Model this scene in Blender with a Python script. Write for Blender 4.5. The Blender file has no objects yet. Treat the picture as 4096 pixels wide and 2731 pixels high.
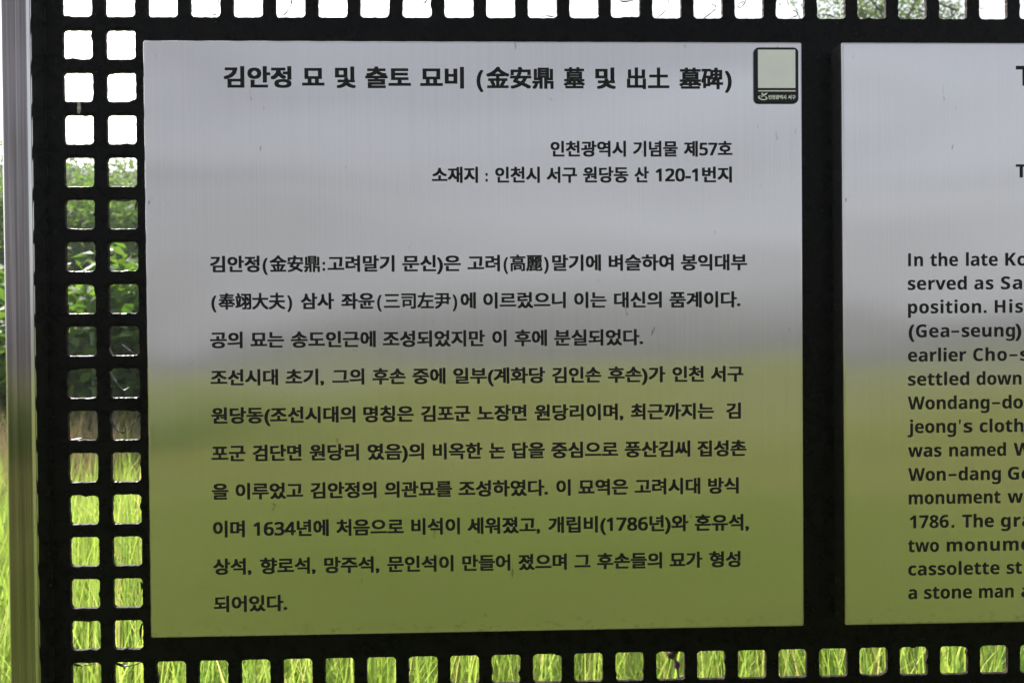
import bpy, bmesh, math, random
import numpy as np
from mathutils import Vector, Matrix
from mathutils.geometry import tessellate_polygon

C = bpy.context.scene.collection
scene = bpy.context.scene
rad = math.radians

# ------------------------------------------------------------------ frame of the sign
PITCH = 0.05                       # metres from one hole of the screen to the next
EX, EY, EDIST = 10.7046, 7.887, 18.6253      # eye above the hole grid, in holes
EYE_Z = 1.5
LEAN = Matrix.Rotation(rad(-2.4), 4, 'X')    # the sign leans back a little


def gp(gx, gy, d=0.0):
    """point of the sign: column, row and height off the screen (in holes) -> metres, before the lean"""
    return Vector(((gx - EX) * PITCH, -d * PITCH, EYE_Z - (gy - EY) * PITCH))


# ------------------------------------------------------------------ camera
Rm = np.array([[0.99960187, 0.00808655, -0.02703163],
               [-0.0083789, 0.99990744, -0.01071958],
               [0.02694244, 0.01094181, 0.9995771]])
F_PX = 3100.0


def g2w(v):
    return Vector((v[0], v[2], -v[1]))


cam_data = bpy.data.cameras.new('camera')
cam = bpy.data.objects.new('camera', cam_data)
C.objects.link(cam)
cx, cy, cz = g2w(Rm[0]), -g2w(Rm[1]), -g2w(Rm[2])
mw = Matrix(((cx.x, cy.x, cz.x, 0), (cx.y, cy.y, cz.y, 0), (cx.z, cy.z, cz.z, 0), (0, 0, 0, 1)))
eye_b = Vector((0, -EDIST * PITCH, EYE_Z))
cam.matrix_world = LEAN @ Matrix.Translation(eye_b) @ mw
cam_data.sensor_width = 36.0
cam_data.lens = F_PX / 4096 * 36.0
cam_data.clip_start = 0.02
cam_data.clip_end = 6000
cam_data.dof.use_dof = True
cam_data.dof.focus_distance = (EDIST - 0.45) * PITCH
cam_data.dof.aperture_fstop = 9.5
scene.camera = cam
EYE = LEAN @ eye_b


def ray_at(px, py, y):
    """world point at depth y seen through photo pixel px, py"""
    d = Rm.T @ np.array([(px - 2048) / F_PX, (py - 1365.5) / F_PX, 1.0])
    w = LEAN.to_3x3() @ g2w(d)
    return EYE + w * ((y - EYE.y) / w.y)


# ------------------------------------------------------------------ sky, sun, exposure
SUN_EL, SUN_AZ = rad(38), rad(-38)          # azimuth from +Y, clockwise seen from above: ahead and to the left
world = bpy.data.worlds.new('World')
scene.world = world
world.use_nodes = True
nt = world.node_tree
bg = nt.nodes['Background']
sky = nt.nodes.new('ShaderNodeTexSky')
sky.sky_type = 'NISHITA'
sky.sun_disc = False
sky.sun_elevation = SUN_EL
sky.sun_rotation = SUN_AZ
sky.air_density = 1.0
sky.dust_density = 4.0
sky.ozone_density = 1.0
# thin summer haze takes most of the blue out of the sky
hs = nt.nodes.new('ShaderNodeHueSaturation')
hs.inputs['Saturation'].default_value = 0.27
hs.inputs['Value'].default_value = 1.2
nt.links.new(sky.outputs[0], hs.inputs['Color'])
# away from the sun the haze low in the sky is a duller, faintly warm grey
tc = nt.nodes.new('ShaderNodeTexCoord')
sep = nt.nodes.new('ShaderNodeSeparateXYZ')
nt.links.new(tc.outputs['Generated'], sep.inputs[0])


def wmap(sock, a, b_, c_, d_):
    r = nt.nodes.new('ShaderNodeMapRange')
    r.interpolation_type = 'SMOOTHSTEP'
    for i_, v_ in enumerate((a, b_, c_, d_)): r.inputs[i_ + 1].default_value = v_
    nt.links.new(sock, r.inputs[0])
    return r.outputs[0]


def wmath(op, a, b_):
    r = nt.nodes.new('ShaderNodeMath')
    r.operation = op
    nt.links.new(a, r.inputs[0])
    nt.links.new(b_, r.inputs[1])
    return r.outputs[0]


low = wmap(sep.outputs['Z'], -0.05, 0.5, 1.0, 0.0)
away = wmap(sep.outputs['Y'], -0.7, 0.1, 1.0, 0.0)
left = wmap(sep.outputs['X'], -0.6, 0.6, 1.0, 0.42)
bank = wmath('MULTIPLY', wmath('MULTIPLY', low, away), left)
# soft drifting cloud in that part of the sky
cmap = nt.nodes.new('ShaderNodeMapping')
cmap.inputs['Scale'].default_value = (1.3, 1.3, 10.0)
cmap.inputs['Rotation'].default_value = (0.0, rad(14), 0.0)
nt.links.new(tc.outputs['Generated'], cmap.inputs[0])
cn = nt.nodes.new('ShaderNodeTexNoise')
cn.inputs['Scale'].default_value = 1.9
cn.inputs['Detail'].default_value = 4.0
cn.inputs['Distortion'].default_value = 0.8
nt.links.new(cmap.outputs[0], cn.inputs['Vector'])
cloud = wmath('MULTIPLY', wmap(cn.outputs['Fac'], 0.38, 0.64, 0.0, 0.55), away)
bank = wmath('MAXIMUM', bank, wmath('ADD', cloud, wmath('MULTIPLY', bank, wmap(cn.outputs['Fac'], 0.3, 0.7, 0.55, 0.95))))
dull = nt.nodes.new('ShaderNodeMixRGB')
dull.blend_type = 'MULTIPLY'
dull.inputs['Color2'].default_value = (0.41, 0.40, 0.365, 1)
nt.links.new(bank, dull.inputs['Fac'])
nt.links.new(hs.outputs[0], dull.inputs['Color1'])
nt.links.new(dull.outputs[0], bg.inputs[0])
bg.inputs[1].default_value = 0.12
sun_data = bpy.data.lights.new('sun', 'SUN')
sun_data.energy = 4.0
sun_data.angle = rad(0.5)
sun_data.color = (1.0, 0.95, 0.86)
sun = bpy.data.objects.new('sun', sun_data)
C.objects.link(sun)
to_sun = Vector((math.sin(SUN_AZ) * math.cos(SUN_EL), math.cos(SUN_AZ) * math.cos(SUN_EL), math.sin(SUN_EL)))
sun.rotation_euler = to_sun.to_track_quat('Z', 'Y').to_euler()
sun.location = to_sun * 30
vs = scene.view_settings
vs.view_transform = 'Standard'
vs.look = 'None'
vs.gamma = 1.0
vs.use_curve_mapping = False
vs.exposure = 0.9
scene.cycles.max_bounces = 8
scene.cycles.transparent_max_bounces = 8


# ------------------------------------------------------------------ helpers
def tag(o, label=None, cat=None, group=None, kind=None):
    if label: o['label'] = label
    if cat: o['category'] = cat
    if group: o['group'] = group
    if kind: o['kind'] = kind
    return o


def link(name, mesh, mats=(), parent=None):
    o = bpy.data.objects.new(name, mesh)
    for m in (mats if isinstance(mats, (list, tuple)) else [mats]):
        mesh.materials.append(m)
    C.objects.link(o)
    if parent: o.parent = parent
    return o


def from_bm(name, bm, mats=(), parent=None, smooth=False):
    me = bpy.data.meshes.new(name)
    bm.normal_update()
    bm.to_mesh(me)
    bm.free()
    if smooth:
        me.polygons.foreach_set('use_smooth', [True] * len(me.polygons))
    return link(name, me, mats, parent)


def from_np(name, verts, faces, mats=(), parent=None, smooth=False, mat_index=None):
    """faces: array (n,k) or list of such arrays"""
    me = bpy.data.meshes.new(name)
    fl = faces if isinstance(faces, list) else [faces]
    fl = [np.asarray(f, dtype=np.int32) for f in fl if len(f)]
    me.vertices.add(len(verts))
    me.vertices.foreach_set('co', np.asarray(verts, dtype=np.float32).ravel())
    loops = np.concatenate([f.ravel() for f in fl])
    tot = np.concatenate([np.full(len(f), f.shape[1], dtype=np.int32) for f in fl])
    start = np.concatenate([[0], np.cumsum(tot)[:-1]]).astype(np.int32)
    me.loops.add(len(loops))
    me.loops.foreach_set('vertex_index', loops)
    me.polygons.add(len(tot))
    me.polygons.foreach_set('loop_start', start)
    if mat_index is not None:
        me.polygons.foreach_set('material_index', np.asarray(mat_index, dtype=np.int32))
    if smooth:
        me.polygons.foreach_set('use_smooth', np.ones(len(tot), dtype=bool))
    me.update(calc_edges=True)
    me.validate()
    return link(name, me, mats, parent)


def empty(name, loc_b, lean=True):
    o = bpy.data.objects.new(name, None)
    o.empty_display_size = 0.05
    C.objects.link(o)
    o.matrix_world = (LEAN if lean else Matrix.Identity(4)) @ Matrix.Translation(loc_b)
    return o


def box_bm(bm, x0, x1, y0, y1, z0, z1, bevel=0.0, seg=2):
    vs_ = [bm.verts.new(p) for p in ((x0, y0, z0), (x1, y0, z0), (x1, y1, z0), (x0, y1, z0),
                                     (x0, y0, z1), (x1, y0, z1), (x1, y1, z1), (x0, y1, z1))]
    fs = [bm.faces.new([vs_[i] for i in f]) for f in ((3, 2, 1, 0), (4, 5, 6, 7), (0, 1, 5, 4), (1, 2, 6, 5), (2, 3, 7, 6), (3, 0, 4, 7))]
    if bevel:
        es = list({e for f in fs for e in f.edges})
        bmesh.ops.bevel(bm, geom=es, offset=bevel, segments=seg, profile=0.5, affect='EDGES')


# ------------------------------------------------------------------ materials
def mat(name):
    m = bpy.data.materials.new(name)
    m.use_nodes = True
    n = m.node_tree
    return m, n, n.nodes['Principled BSDF']


def node(n, t, **kw):
    x = n.nodes.new(t)
    for k, v in kw.items():
        if k.startswith('i_'):
            x.inputs[k[2:].replace('_', ' ')].default_value = v
        else:
            setattr(x, k, v)
    return x


def ramp(n, stops, fac=None, interp='LINEAR'):
    r = n.nodes.new('ShaderNodeValToRGB')
    r.color_ramp.interpolation = interp
    el = r.color_ramp.elements
    while len(el) < len(stops): el.new(0.5)
    for e, (p, c) in zip(el, stops):
        e.position = p
        e.color = (*c, 1) if len(c) == 3 else c
    if fac is not None: n.links.new(fac, r.inputs[0])
    return r


def mapping(n, scale):
    tc = n.nodes.new('ShaderNodeTexCoord')
    mp = n.nodes.new('ShaderNodeMapping')
    mp.inputs['Scale'].default_value = scale
    n.links.new(tc.outputs['Object'], mp.inputs[0])
    return mp.outputs[0]


def steel(name, base, rough, aniso, wave, streak, specks=True, film_and_glint=False, dents=()):
    m, n, b = mat(name)
    L = n.links
    b.inputs['Metallic'].default_value = 1.0
    b.inputs['Anisotropic'].default_value = aniso
    tg = n.nodes.new('ShaderNodeTangent')
    tg.direction_type = 'RADIAL'
    tg.axis = 'Z'
    L.new(tg.outputs[0], b.inputs['Tangent'])
    st = node(n, 'ShaderNodeTexNoise', i_Scale=1.0, i_Detail=4.0, i_Roughness=0.65)
    L.new(mapping(n, (420, 420, 2.2)), st.inputs['Vector'])
    r1 = node(n, 'ShaderNodeMapRange')
    r1.inputs['From Min'].default_value = 0.3
    r1.inputs['From Max'].default_value = 0.7
    r1.inputs['To Min'].default_value = rough * 0.88
    r1.inputs['To Max'].default_value = rough * 1.12
    L.new(st.outputs['Fac'], r1.inputs['Value'])
    L.new(r1.outputs[0], b.inputs['Roughness'])
    c0 = tuple(x * (1 - streak) for x in base)
    cr = ramp(n, [(0.3, c0), (0.7, base)], st.outputs['Fac'])
    col = cr.outputs[0]
    if specks:
        # rain-washed dirt: small dark flecks drawn out downwards, and paler smudges
        nz = node(n, 'ShaderNodeTexNoise', i_Scale=1.0, i_Detail=3.0, i_Roughness=0.6)
        L.new(mapping(n, (95, 95, 38)), nz.inputs['Vector'])
        sp = ramp(n, [(0.71, (0, 0, 0)), (0.78, (1, 1, 1))], nz.outputs['Fac'])
        mx = node(n, 'ShaderNodeMixRGB')
        mx.inputs['Color2'].default_value = (0.20, 0.19, 0.17, 1)
        sc = node(n, 'ShaderNodeMath', operation='MULTIPLY')
        sc.inputs[1].default_value = 0.7
        L.new(sp.outputs[0], sc.inputs[0])
        L.new(sc.outputs[0], mx.inputs['Fac'])
        L.new(col, mx.inputs['Color1'])
        col = mx.outputs[0]
        # splashed dirt along the bottom edge
        tc_ = n.nodes.new('ShaderNodeTexCoord')
        sx_ = n.nodes.new('ShaderNodeSeparateXYZ')
        L.new(tc_.outputs['Object'], sx_.inputs[0])
        lowz = node(n, 'ShaderNodeMapRange')
        for i_, v_ in enumerate((0.003, 0.028, 0.5, 0.0)): lowz.inputs[i_ + 1].default_value = v_
        L.new(sx_.outputs['Z'], lowz.inputs[0])
        nd = node(n, 'ShaderNodeTexNoise', i_Scale=1.0, i_Detail=4.0, i_Roughness=0.7)
        L.new(mapping(n, (120, 120, 150)), nd.inputs['Vector'])
        dr_ = ramp(n, [(0.54, (0, 0, 0)), (0.66, (1, 1, 1))], nd.outputs['Fac'])
        dm = node(n, 'ShaderNodeMath', operation='MULTIPLY')
        L.new(lowz.outputs[0], dm.inputs[0])
        L.new(dr_.outputs[0], dm.inputs[1])
        m2 = node(n, 'ShaderNodeMixRGB')
        m2.inputs['Color2'].default_value = (0.22, 0.21, 0.18, 1)
        L.new(dm.outputs[0], m2.inputs['Fac'])
        L.new(col, m2.inputs['Color1'])
        col = m2.outputs[0]
    if film_and_glint:
        # a dull film of old dirt front and back; rolled corners painted pale as a highlight
        ge = n.nodes.new('ShaderNodeNewGeometry')
        vt = n.nodes.new('ShaderNodeVectorTransform')
        vt.vector_type, vt.convert_from, vt.convert_to = 'NORMAL', 'WORLD', 'OBJECT'
        L.new(ge.outputs['True Normal'], vt.inputs[0])
        sn = n.nodes.new('ShaderNodeSeparateXYZ')
        L.new(vt.outputs[0], sn.inputs[0])
        ab = node(n, 'ShaderNodeMath', operation='ABSOLUTE')
        L.new(sn.outputs['Y'], ab.inputs[0])
        fr_ = ramp(n, [(0.95, (0, 0, 0)), (0.995, (1, 1, 1))], ab.outputs[0])
        m3 = node(n, 'ShaderNodeMixRGB')
        m3.inputs['Color1'].default_value = (0.66, 0.66, 0.66, 1)
        L.new(fr_.outputs[0], m3.inputs['Fac'])
        L.new(col, m3.inputs['Color2'])
        col = m3.outputs[0]
    L.new(col, b.inputs['Base Color'])
    w = node(n, 'ShaderNodeTexNoise', i_Scale=1.0, i_Detail=1.0, i_Roughness=0.4)
    L.new(mapping(n, wave[0]), w.inputs['Vector'])
    b1 = node(n, 'ShaderNodeBump', i_Strength=1.0, i_Distance=wave[1])
    L.new(w.outputs['Fac'], b1.inputs['Height'])
    last = b1.outputs[0]
    for (px_, pz_, r_, h_) in dents:         # shallow knocks in the sheet, seen by the way they bend reflections
        tc2 = n.nodes.new('ShaderNodeTexCoord')
        dv = node(n, 'ShaderNodeVectorMath', operation='DISTANCE')
        dv.inputs[1].default_value = (px_, -FACE_Y, pz_)
        L.new(tc2.outputs['Object'], dv.inputs[0])
        mr = node(n, 'ShaderNodeMapRange', interpolation_type='SMOOTHSTEP')
        for i_, v_ in enumerate((0.0, r_, 1.0, 0.0)): mr.inputs[i_ + 1].default_value = v_
        L.new(dv.outputs['Value'], mr.inputs[0])
        bd = node(n, 'ShaderNodeBump', i_Strength=1.0, i_Distance=h_)
        L.new(mr.outputs[0], bd.inputs['Height'])
        L.new(last, bd.inputs['Normal'])
        last = bd.outputs[0]
    b2 = node(n, 'ShaderNodeBump', i_Strength=0.10, i_Distance=0.0002)
    L.new(st.outputs['Fac'], b2.inputs['Height'])
    L.new(last, b2.inputs['Normal'])
    L.new(b2.outputs[0], b.inputs['Normal'])
    return m


FACE_Y = 0.57 * PITCH
M_PANEL_PLAIN = steel('brushed_steel', (0.62, 0.61, 0.62), 0.19, 0.93, ((2.6, 2.6, 6.0), 0.0034), 0.05)
M_PANEL = steel('brushed_steel_dented', (0.62, 0.61, 0.62), 0.19, 0.93, ((2.6, 2.6, 6.0), 0.0034), 0.05, dents=((-0.345, 0.385, 0.075, -0.0008), (-0.24, 0.60, 0.16, 0.0012), (-0.30, 0.30, 0.14, 0.0009)))
M_POST = steel('polished_steel', (0.38, 0.35, 0.365), 0.12, 0.3, ((160, 160, 0.5), 0.00008), 0.62, specks=False, film_and_glint=True)


def black_paint(name, rough=0.27):
    m, n, b = mat(name)
    L = n.links
    nz = node(n, 'ShaderNodeTexNoise', i_Scale=60.0, i_Detail=5.0, i_Roughness=0.6, i_Distortion=0.6)
    L.new(mapping(n, (1, 1, 1)), nz.inputs['Vector'])
    big = node(n, 'ShaderNodeTexNoise', i_Scale=26.0, i_Detail=2.0, i_Distortion=0.4)
    L.new(mapping(n, (1, 1, 1.2)), big.inputs['Vector'])
    cr = ramp(n, [(0.35, (0.0022, 0.0025, 0.0033)), (0.6, (0.0042, 0.0042, 0.0048)), (0.72, (0.011, 0.0075, 0.0055)), (0.85, (0.020, 0.012, 0.008))], nz.outputs['Fac'])
    sp = node(n, 'ShaderNodeTexNoise', i_Scale=230.0, i_Detail=1.0)
    L.new(mapping(n, (1, 1, 1)), sp.inputs['Vector'])
    sr = ramp(n, [(0.76, (0, 0, 0)), (0.80, (1, 1, 1))], sp.outputs['Fac'])
    mx = node(n, 'ShaderNodeMixRGB')
    mx.inputs['Color2'].default_value = (0.10, 0.095, 0.085, 1)
    L.new(sr.outputs[0], mx.inputs['Fac'])
    L.new(cr.outputs[0], mx.inputs['Color1'])
    L.new(mx.outputs[0], b.inputs['Base Color'])
    rr = ramp(n, [(0.3, (rough * 0.8,) * 3), (0.7, (rough * 1.3,) * 3)], nz.outputs['Fac'])
    L.new(rr.outputs[0], b.inputs['Roughness'])
    b.inputs['Specular IOR Level'].default_value = 0.10
    b1 = node(n, 'ShaderNodeBump', i_Strength=0.35, i_Distance=0.0022)
    L.new(big.outputs['Fac'], b1.inputs['Height'])
    b2 = node(n, 'ShaderNodeBump', i_Strength=0.35, i_Distance=0.0012)
    L.new(nz.outputs['Fac'], b2.inputs['Height'])
    L.new(b1.outputs[0], b2.inputs['Normal'])
    L.new(b2.outputs[0], b.inputs['Normal'])
    return m


M_BLACK = black_paint('black_paint')
m, n, b = mat('worn_cut_edge')
nz = node(n, 'ShaderNodeTexNoise', i_Scale=140.0, i_Detail=4.0)
n.links.new(mapping(n, (1, 1, 1)), nz.inputs['Vector'])
b.inputs['Specular IOR Level'].default_value = 0.1
cr = ramp(n, [(0.35, (0.015, 0.008, 0.006)), (0.6, (0.04, 0.029, 0.025)), (0.8, (0.075, 0.068, 0.064))], nz.outputs['Fac'])
n.links.new(cr.outputs[0], b.inputs['Base Color'])
b.inputs['Roughness'].default_value = 0.6
M_EDGE = m


def plain(name, col, rough=0.5, noise=0.0, scale=40.0):
    m, n, b = mat(name)
    b.inputs['Roughness'].default_value = rough
    if noise:
        nz = node(n, 'ShaderNodeTexNoise', i_Scale=scale, i_Detail=4.0)
        n.links.new(mapping(n, (1, 1, 1)), nz.inputs['Vector'])
        cr = ramp(n, [(0.3, tuple(c * (1 - noise) for c in col)), (0.7, tuple(min(1, c * (1 + noise)) for c in col))], nz.outputs['Fac'])
        n.links.new(cr.outputs[0], b.inputs['Base Color'])
    else:
        b.inputs['Base Color'].default_value = (*col, 1)
    return m


M_INK = plain('dark_lettering', (0.007, 0.007, 0.010), 0.5, 0.15, 60)
M_INK.node_tree.nodes['Principled BSDF'].inputs['Specular IOR Level'].default_value = 0.25
M_PLAQUE = plain('charcoal_plastic', (0.010, 0.012, 0.017), 0.45, 0.1)
M_PLAQUE.node_tree.nodes['Principled BSDF'].inputs['Specular IOR Level'].default_value = 0.25
M_FIELD = plain('pale_print', (0.90, 0.91, 0.97), 0.35, 0.03)
M_WHITE = plain('white_print', (0.80, 0.82, 0.82), 0.45, 0.03)
M_CURL = plain('paint_skin', (0.02, 0.02, 0.023), 0.35, 0.3, 90)
M_CURL_GREY = plain('paint_skin_underside', (0.10, 0.10, 0.11), 0.45, 0.3, 90)
M_CHALK = plain('chalky_crust', (0.45, 0.46, 0.43), 0.8, 0.4, 300)


def leafy(name, stops, trans, tmix=0.45, rough=0.45, spec=0.4):
    """leaf surface: colour picked leaf by leaf, lit through from behind"""
    m, n, b = mat(name)
    L = n.links
    g = n.nodes.new('ShaderNodeNewGeometry')
    cr = ramp(n, stops, g.outputs['Random Per Island'])
    L.new(cr.outputs[0], b.inputs['Base Color'])
    b.inputs['Roughness'].default_value = rough
    b.inputs['Specular IOR Level'].default_value = spec
    tr = n.nodes.new('ShaderNodeBsdfTranslucent')
    mu = node(n, 'ShaderNodeMixRGB', blend_type='MULTIPLY')
    mu.inputs['Fac'].default_value = 1.0
    mu.inputs['Color2'].default_value = (*trans, 1)
    L.new(cr.outputs[0], mu.inputs['Color1'])
    L.new(mu.outputs[0], tr.inputs[0])
    mix = n.nodes.new('ShaderNodeMixShader')
    mix.inputs[0].default_value = tmix
    L.new(b.outputs[0], mix.inputs[1])
    L.new(tr.outputs[0], mix.inputs[2])
    L.new(mix.outputs[0], n.nodes['Material Output'].inputs[0])
    return m


M_GRASS = leafy('grass_blades', [(0.0, (0.08, 0.145, 0.043)), (0.35, (0.125, 0.195, 0.046)), (0.7, (0.175, 0.24, 0.052)),
                                 (0.92, (0.20, 0.26, 0.09)), (0.945, (0.23, 0.23, 0.13)), (1.0, (0.19, 0.16, 0.09))], (2.9, 2.7, 1.8), 0.6, 0.35, 0.6)
M_STRAW = leafy('dry_stalks', [(0.0, (0.34, 0.26, 0.15)), (0.5, (0.44, 0.36, 0.23)), (1.0, (0.24, 0.24, 0.09))], (1.2, 1.1, 0.9), 0.35)
M_LEAF = leafy('shrub_leaves', [(0.0, (0.045, 0.105, 0.02)), (0.5, (0.075, 0.15, 0.026)), (1.0, (0.11, 0.185, 0.038))], (2.2, 2.2, 1.0), 0.5, 0.5, 0.25)
M_LEAF_FAR = leafy('tree_leaves', [(0.0, (0.045, 0.095, 0.02)), (0.5, (0.07, 0.13, 0.027)), (1.0, (0.10, 0.165, 0.038))], (2.4, 2.4, 1.4), 0.5, 0.6, 0.12)
M_LEAF_PALE = leafy('pale_tree_leaves', [(0.0, (0.05, 0.085, 0.03)), (0.5, (0.075, 0.12, 0.04)), (1.0, (0.11, 0.15, 0.06))], (2.4, 2.4, 1.8), 0.5, 0.6, 0.1)
M_BARK = plain('bark', (0.10, 0.085, 0.07), 0.85, 0.4, 12)
M_WIRE = plain('green_wire', (0.22, 0.30, 0.17), 0.5)

m, n, b = mat('meadow_ground')
nz = node(n, 'ShaderNodeTexNoise', i_Scale=0.32, i_Detail=7.0, i_Roughness=0.65)
n.links.new(mapping(n, (1, 1, 1)), nz.inputs['Vector'])
n2 = node(n, 'ShaderNodeTexNoise', i_Scale=34.0, i_Detail=5.0, i_Roughness=0.7)
n.links.new(mapping(n, (1, 1, 1)), n2.inputs['Vector'])
a1 = ramp(n, [(0.3, (0.110, 0.130, 0.032)), (0.5, (0.17, 0.195, 0.048)), (0.7, (0.27, 0.265, 0.105))], nz.outputs['Fac'])
a2 = ramp(n, [(0.3, (0.45, 0.45, 0.45)), (0.7, (1.25, 1.25, 1.2))], n2.outputs['Fac'])
mu = node(n, 'ShaderNodeMixRGB', blend_type='MULTIPLY')
mu.inputs['Fac'].default_value = 1.0
n.links.new(a1.outputs[0], mu.inputs['Color1'])
n.links.new(a2.outputs[0], mu.inputs['Color2'])
n.links.new(mu.outputs[0], b.inputs['Base Color'])
bp = node(n, 'ShaderNodeBump', i_Strength=0.8, i_Distance=0.05)
n.links.new(n2.outputs['Fac'], bp.inputs['Height'])
n.links.new(bp.outputs[0], b.inputs['Normal'])
b.inputs['Roughness'].default_value = 0.9
b.inputs['Specular IOR Level'].default_value = 0.1
M_GROUND = m
M_HILL = plain('wooded_hillside', (0.05, 0.09, 0.04), 0.95, 0.6, 0.35)

# ------------------------------------------------------------------ the setting
xs = np.unique(np.concatenate([np.linspace(-40, 40, 81), np.array([-300, -200, -120, -70, 70, 120, 200, 300.])]))
ys = xs.copy()
gx_, gy_ = np.meshgrid(xs, ys)
gz = 0.05 * np.sin(gx_ * 0.7 + 1) * np.cos(gy_ * 0.5) * (np.abs(gx_) < 45) * (np.abs(gy_) < 45)
V = np.stack([gx_.ravel(), gy_.ravel(), gz.ravel()], 1)
nx = len(xs)
idx = np.arange(nx * nx).reshape(nx, nx)
Fq = np.stack([idx[:-1, :-1].ravel(), idx[:-1, 1:].ravel(), idx[1:, 1:].ravel(), idx[1:, :-1].ravel()], 1)
tag(from_np('ground', V, Fq, M_GROUND, smooth=True), kind='structure')


def hill_mesh(name, x0, x1, y0, y1, height, seed):
    u = np.linspace(0, 1, 90)
    v = np.linspace(0, 1, 40)
    U, W = np.meshgrid(u, v)
    rng = np.random.default_rng(seed)
    prof = sum(rng.uniform(0.3, 1) / k * np.sin(2 * math.pi * (U * k * 1.3 + rng.uniform())) for k in range(1, 7))
    h = height * (0.8 + 0.16 * prof) * np.sin(np.clip(W, 0, 1) * math.pi / 2) ** 1.2
    h = h * np.clip(np.minimum(U, 1 - U) * 8, 0, 1) + rng.normal(0, height * 0.012, U.shape)
    P = np.stack([(x0 + (x1 - x0) * U).ravel(), (y0 + (y1 - y0) * W).ravel(), h.ravel() - 0.5], 1)
    i = np.arange(U.size).reshape(U.shape)
    Q = np.stack([i[:-1, :-1].ravel(), i[:-1, 1:].ravel(), i[1:, 1:].ravel(), i[1:, :-1].ravel()], 1)
    return tag(from_np(name, P, Q, M_HILL, smooth=True), kind='structure')


hill_mesh('hill', -170, 60, 55, 115, 21.0, 4)

# ------------------------------------------------------------------ the perforated screen and its posts
HALF, RC, TH = 0.347, 0.095, 0.095 * PITCH
COLS, ROWS = range(1, 37), range(-1, 18)


def has_hole(c, r):
    return c in (1, 2, 35, 36) or r in (-1, 0, 16, 17)


screen = tag(empty('display_screen', gp(18.5, EY + EYE_Z / PITCH)),
             'black perforated metal screen with a steel post, carrying two steel text panels', 'screen')
ORG = gp(18.5, EY + EYE_Z / PITCH)
rng = random.Random(7)


def rounded(half, rc, k=6, per=9):
    """closed outline of a rounded square, counter-clockwise"""
    pts = []
    for q in range(4):
        a0 = q * math.pi / 2
        ca, sa = math.cos(a0), math.sin(a0)
        side = []
        for i in range(per):           # straight side x = +half, going up
            t = -1 + 2 * (i + 0.5) / per
            side.append((half, t * (half - rc)))
        for i in range(k):             # corner
            a = (i + 0.5) / k * math.pi / 2
            side.append((half - rc + rc * math.cos(a), half - rc + rc * math.sin(a)))
        pts += [(x * ca - y * sa, x * sa + y * ca) for x, y in side]
    return pts


BASE = rounded(HALF, RC)
NP_ = len(BASE)
verts, quads, mi = [], [], []


def addv(gx, gy, y):
    p = gp(gx, gy) - ORG
    verts.append((p.x, y, p.z))
    return len(verts) - 1


for r in ROWS:
    for c in COLS:
        if not has_hole(c, r):
            a = [addv(c + sx * .5, r - sz * .5, 0) for sx, sz in ((-1, -1), (1, -1), (1, 1), (-1, 1))]
            quads.append(a); mi.append(0)
            a = [addv(c + sx * .5, r - sz * .5, TH) for sx, sz in ((-1, 1), (1, 1), (1, -1), (-1, -1))]
            quads.append(a); mi.append(0)
            continue
        # every hole was cut and painted a little differently: ragged, with lumps of paint on the rim
        lumps = []
        if rng.random() < 0.55:
            for _ in range(rng.choice((1, 1, 2, 3))):
                lumps.append((rng.uniform(0, 2 * math.pi), rng.uniform(0.10, 0.28), rng.uniform(0.012, 0.045)))
        ph = [rng.uniform(0, 6.28) for _ in range(3)]
        rings = [[] for _ in range(8)]
        bead = [rng.uniform(0, 6.28) for _ in range(3)]
        for i, (x, z) in enumerate(BASE):
            ang = math.atan2(z, x) % (2 * math.pi)
            rr = math.hypot(x, z)
            cut = 0.0035 * math.sin(ang * 9 + ph[0]) + 0.0025 * math.sin(ang * 23 + ph[1]) + rng.gauss(0, 0.0022)
            for a0, w, h in lumps:
                da = min(abs(ang - a0), 2 * math.pi - abs(ang - a0))
                cut += h * math.exp(-(da / w) ** 2)
            k = (rr - cut) / rr
            s = 0.5 / max(abs(x), abs(z))
            bd = max(0.0, math.sin(ang * 2 + bead[0]) + 0.7 * math.sin(ang * 5 + bead[1]) + 0.5 * math.sin(ang * 9 + bead[2]) + (0.6 if z > 0 else -0.3))
            wb = 0.012 * math.sin(ang * 7 + bead[1])
            for j, (off, y) in enumerate(((None, 0.0), (0.092 + wb, 0.0), (0.066 + wb, -0.00045 * bd), (0.034, 0.0), (0.006, 0.0003), (0.0, 0.0009), (-0.004, TH), (None, TH))):
                if off is None:
                    px_, pz_ = x * s, z * s
                else:
                    kk = k + off / rr
                    px_, pz_ = x * kk, z * kk
                rings[j].append(addv(c + px_, r - pz_, y))
        for j in range(7):
            for i in range(NP_):
                k2 = (i + 1) % NP_
                quads.append([rings[j][i], rings[j][k2], rings[j + 1][k2], rings[j + 1][i]])
                mi.append(1 if j == 5 else 0)
        # the four corners between the last and first points of the square
        for j, y in ((0, 0), (7, TH)):
            for q in range(4):
                lo = None
                for i in range(NP_):
                    k2 = (i + 1) % NP_
                    xa, za = BASE[i]; xb, zb = BASE[k2]
                    if (abs(xa) > abs(za)) != (abs(xb) > abs(zb)):
                        sx = 1 if xa + xb > 0 else -1
                        sz = 1 if za + zb > 0 else -1
                        qq = {(1, 1): 0, (-1, 1): 1, (-1, -1): 2, (1, -1): 3}[(sx, sz)]
                        if qq == q:
                            cv = addv(c + sx * .5, r - sz * .5, y)
                            lo = [rings[j][i], cv, rings[j][k2]] if j == 0 else [rings[j][k2], cv, rings[j][i]]
                if lo: quads.append(lo); mi.append(0)
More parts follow.
